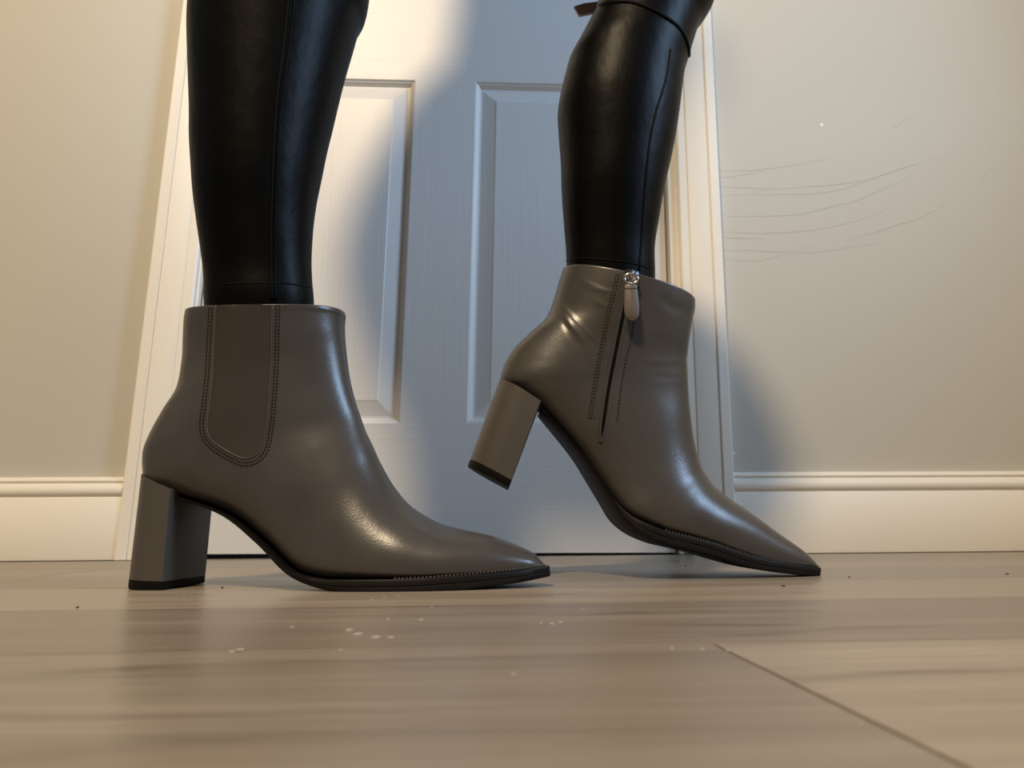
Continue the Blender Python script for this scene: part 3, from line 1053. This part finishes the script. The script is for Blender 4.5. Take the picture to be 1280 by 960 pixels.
legv, legf = merge([loft(R1, 4, 72), loft(R2, 4, 72)])
lb = BVHTree.FromPolygons([Vector(q) for q in legv], legf)
def seam(path, rad, name, mat, lift=0.0, flat=1.0, step=5):
    pts, nr = path_on(lb, path, step, lift)
    v, f = tube(pts, rad, 6, nr, flat)
    return mesh_obj(name, v, f, mat, leggings)
seam([(362, -12), (354, 62), (346, 125), (342, 187), (340, 240), (339, 292), (340, 376)], .0009, 'side_seam', M_seam, .0002)
seam([(370, -12), (361, 62), (352, 125), (347, 187), (344.5, 240), (343.5, 292), (344, 376)], .0006, 'side_seam', M_leggings, .0003)
seam([(838, 62), (832, 100), (820, 140), (812, 180), (806, 240), (801, 310), (799, 338)], .0010, 'side_seam', M_seam, .0002)
seam([(736, 12), (747, 7), (765, 3), (790, 3), (815, 12), (840, 27), (852, 39), (859, 54), (861, 68), (859, 80)], .0019, 'knee_seam', M_seam, .0)
seam([(254, 360), (285, 355), (320, 353.5), (355, 354), (388, 359)], .0008, 'hem_seam', M_seam, -.0003)
seam([(708, 326), (730, 323), (760, 325), (790, 329), (815, 336)], .0010, 'hem_seam', M_seam, -.0003)
# end of a brown strap that hangs behind the raised leg
sp = [on_y(a, b_, 0.64) for a, b_ in ((717.5, 8), (717.5, 8), (724, 19), (745, 15), (760, 12), (760, 0), (745, 2), (730, 4))][1:]
rows = [sp, [p + Vector((0, .003, 0)) for p in sp]]
v, f = rows_mesh(rows, True, True, True)
st_ = recalc(mesh_obj('strap_end', v, f, M_strap, person, False))
st_['label'] = 'brown strap end behind the raised leg'

# ------------------------------------------------------------------ flecks of dirt on the floor
parts = []
def fl(px, py):
    d = ray(px, py)
    return CAM + d * (-CAM_H / d.z)
spots = [(437, 788, .0022), (448, 793, .0028), (470, 797, .0030), (489, 797, .0020), (527, 775, .0018), (485, 774, .0014), (365, 784, .0012), (300, 813, .0022), (290, 815, .0014),
         (425, 813, .0012), (465, 750, .0014), (480, 747, .0010), (497, 745, .0012), (700, 778, .0016), (690, 780, .0018), (676, 779, .0012), (765, 743, .0008), (696, 744, .0010), (705, 745, .0008),
         (797, 750, .0008), (729, 761, .0008), (975, 742, .0008), (840, 811, .0010), (878, 812, .0010), (910, 814, .0010), (642, 843, .0012), (1075, 906, .0007), (250, 741, .0010), (230, 744, .0008), (540, 760, .0008)]
for px, py, r in spots:
    p = fl(px, py)
    v, f = flake((p.x, p.y, .0), (0, 0, 1), r * .72, '', None, None, None, 6, .0004)
    parts.append((v, f))
v, f = merge(parts)
mesh_obj('dust_flecks', v, f, simple('pale_dust', (.50, .46, .40), .8), floor, False, 'stuff')
parts = []
for px, py, r in ((857, 708, .0016), (979, 733, .0014), (1062, 722, .0010), (1259, 718, .0014), (97, 760, .0008), (278, 735, .0010)):
    p = fl(px, py)
    parts.append(flake((p.x, p.y, .0), (0, 0, 1), r, '', None, None, None, 6, .0008))
v, f = merge(parts)
mesh_obj('grit', v, f, simple('dark_grit', (.05, .04, .03), .8), floor, False, 'stuff')

# ------------------------------------------------------------------ the lamp out of frame overhead
lamp = thing('spot_lamp', Vector((LAMP_POS.x, LAMP_POS.y, ZC)), 'black metal ceiling spot lamp behind the viewer', 'lamp')
M_lamp = simple('black_lamp_metal', (.02, .02, .02), .4)
a_ = LAMP_DIR.orthogonal().normalized()
b_ = LAMP_DIR.cross(a_)
rows = []
for d_, r_ in ((.03, .150), (-.05, .135), (-.13, .09), (-.16, .03), (-.157, .027), (-.128, .086), (-.05, .131), (.03, .147)):
    c = LAMP_POS + LAMP_DIR * d_
    rows.append([c + (a_ * math.cos(2 * math.pi * k / 32) + b_ * math.sin(2 * math.pi * k / 32)) * r_ for k in range(32)])
v, f = rows_mesh(rows + [rows[0]], True)
mesh_obj('shade', v, f, M_lamp, lamp)
top = LAMP_POS - LAMP_DIR * .155
v, f = tube([top, top - LAMP_DIR * .04, Vector((top.x, top.y - .05, ZC - .02))], .008, 10)
mesh_obj('arm', v, f, M_lamp, lamp)
v, f = tube([Vector((top.x, top.y - .05, ZC - .025)), Vector((top.x, top.y - .05, ZC - .0005))], .05, 24)
mesh_obj('ceiling_rose', v, f, M_lamp, lamp)
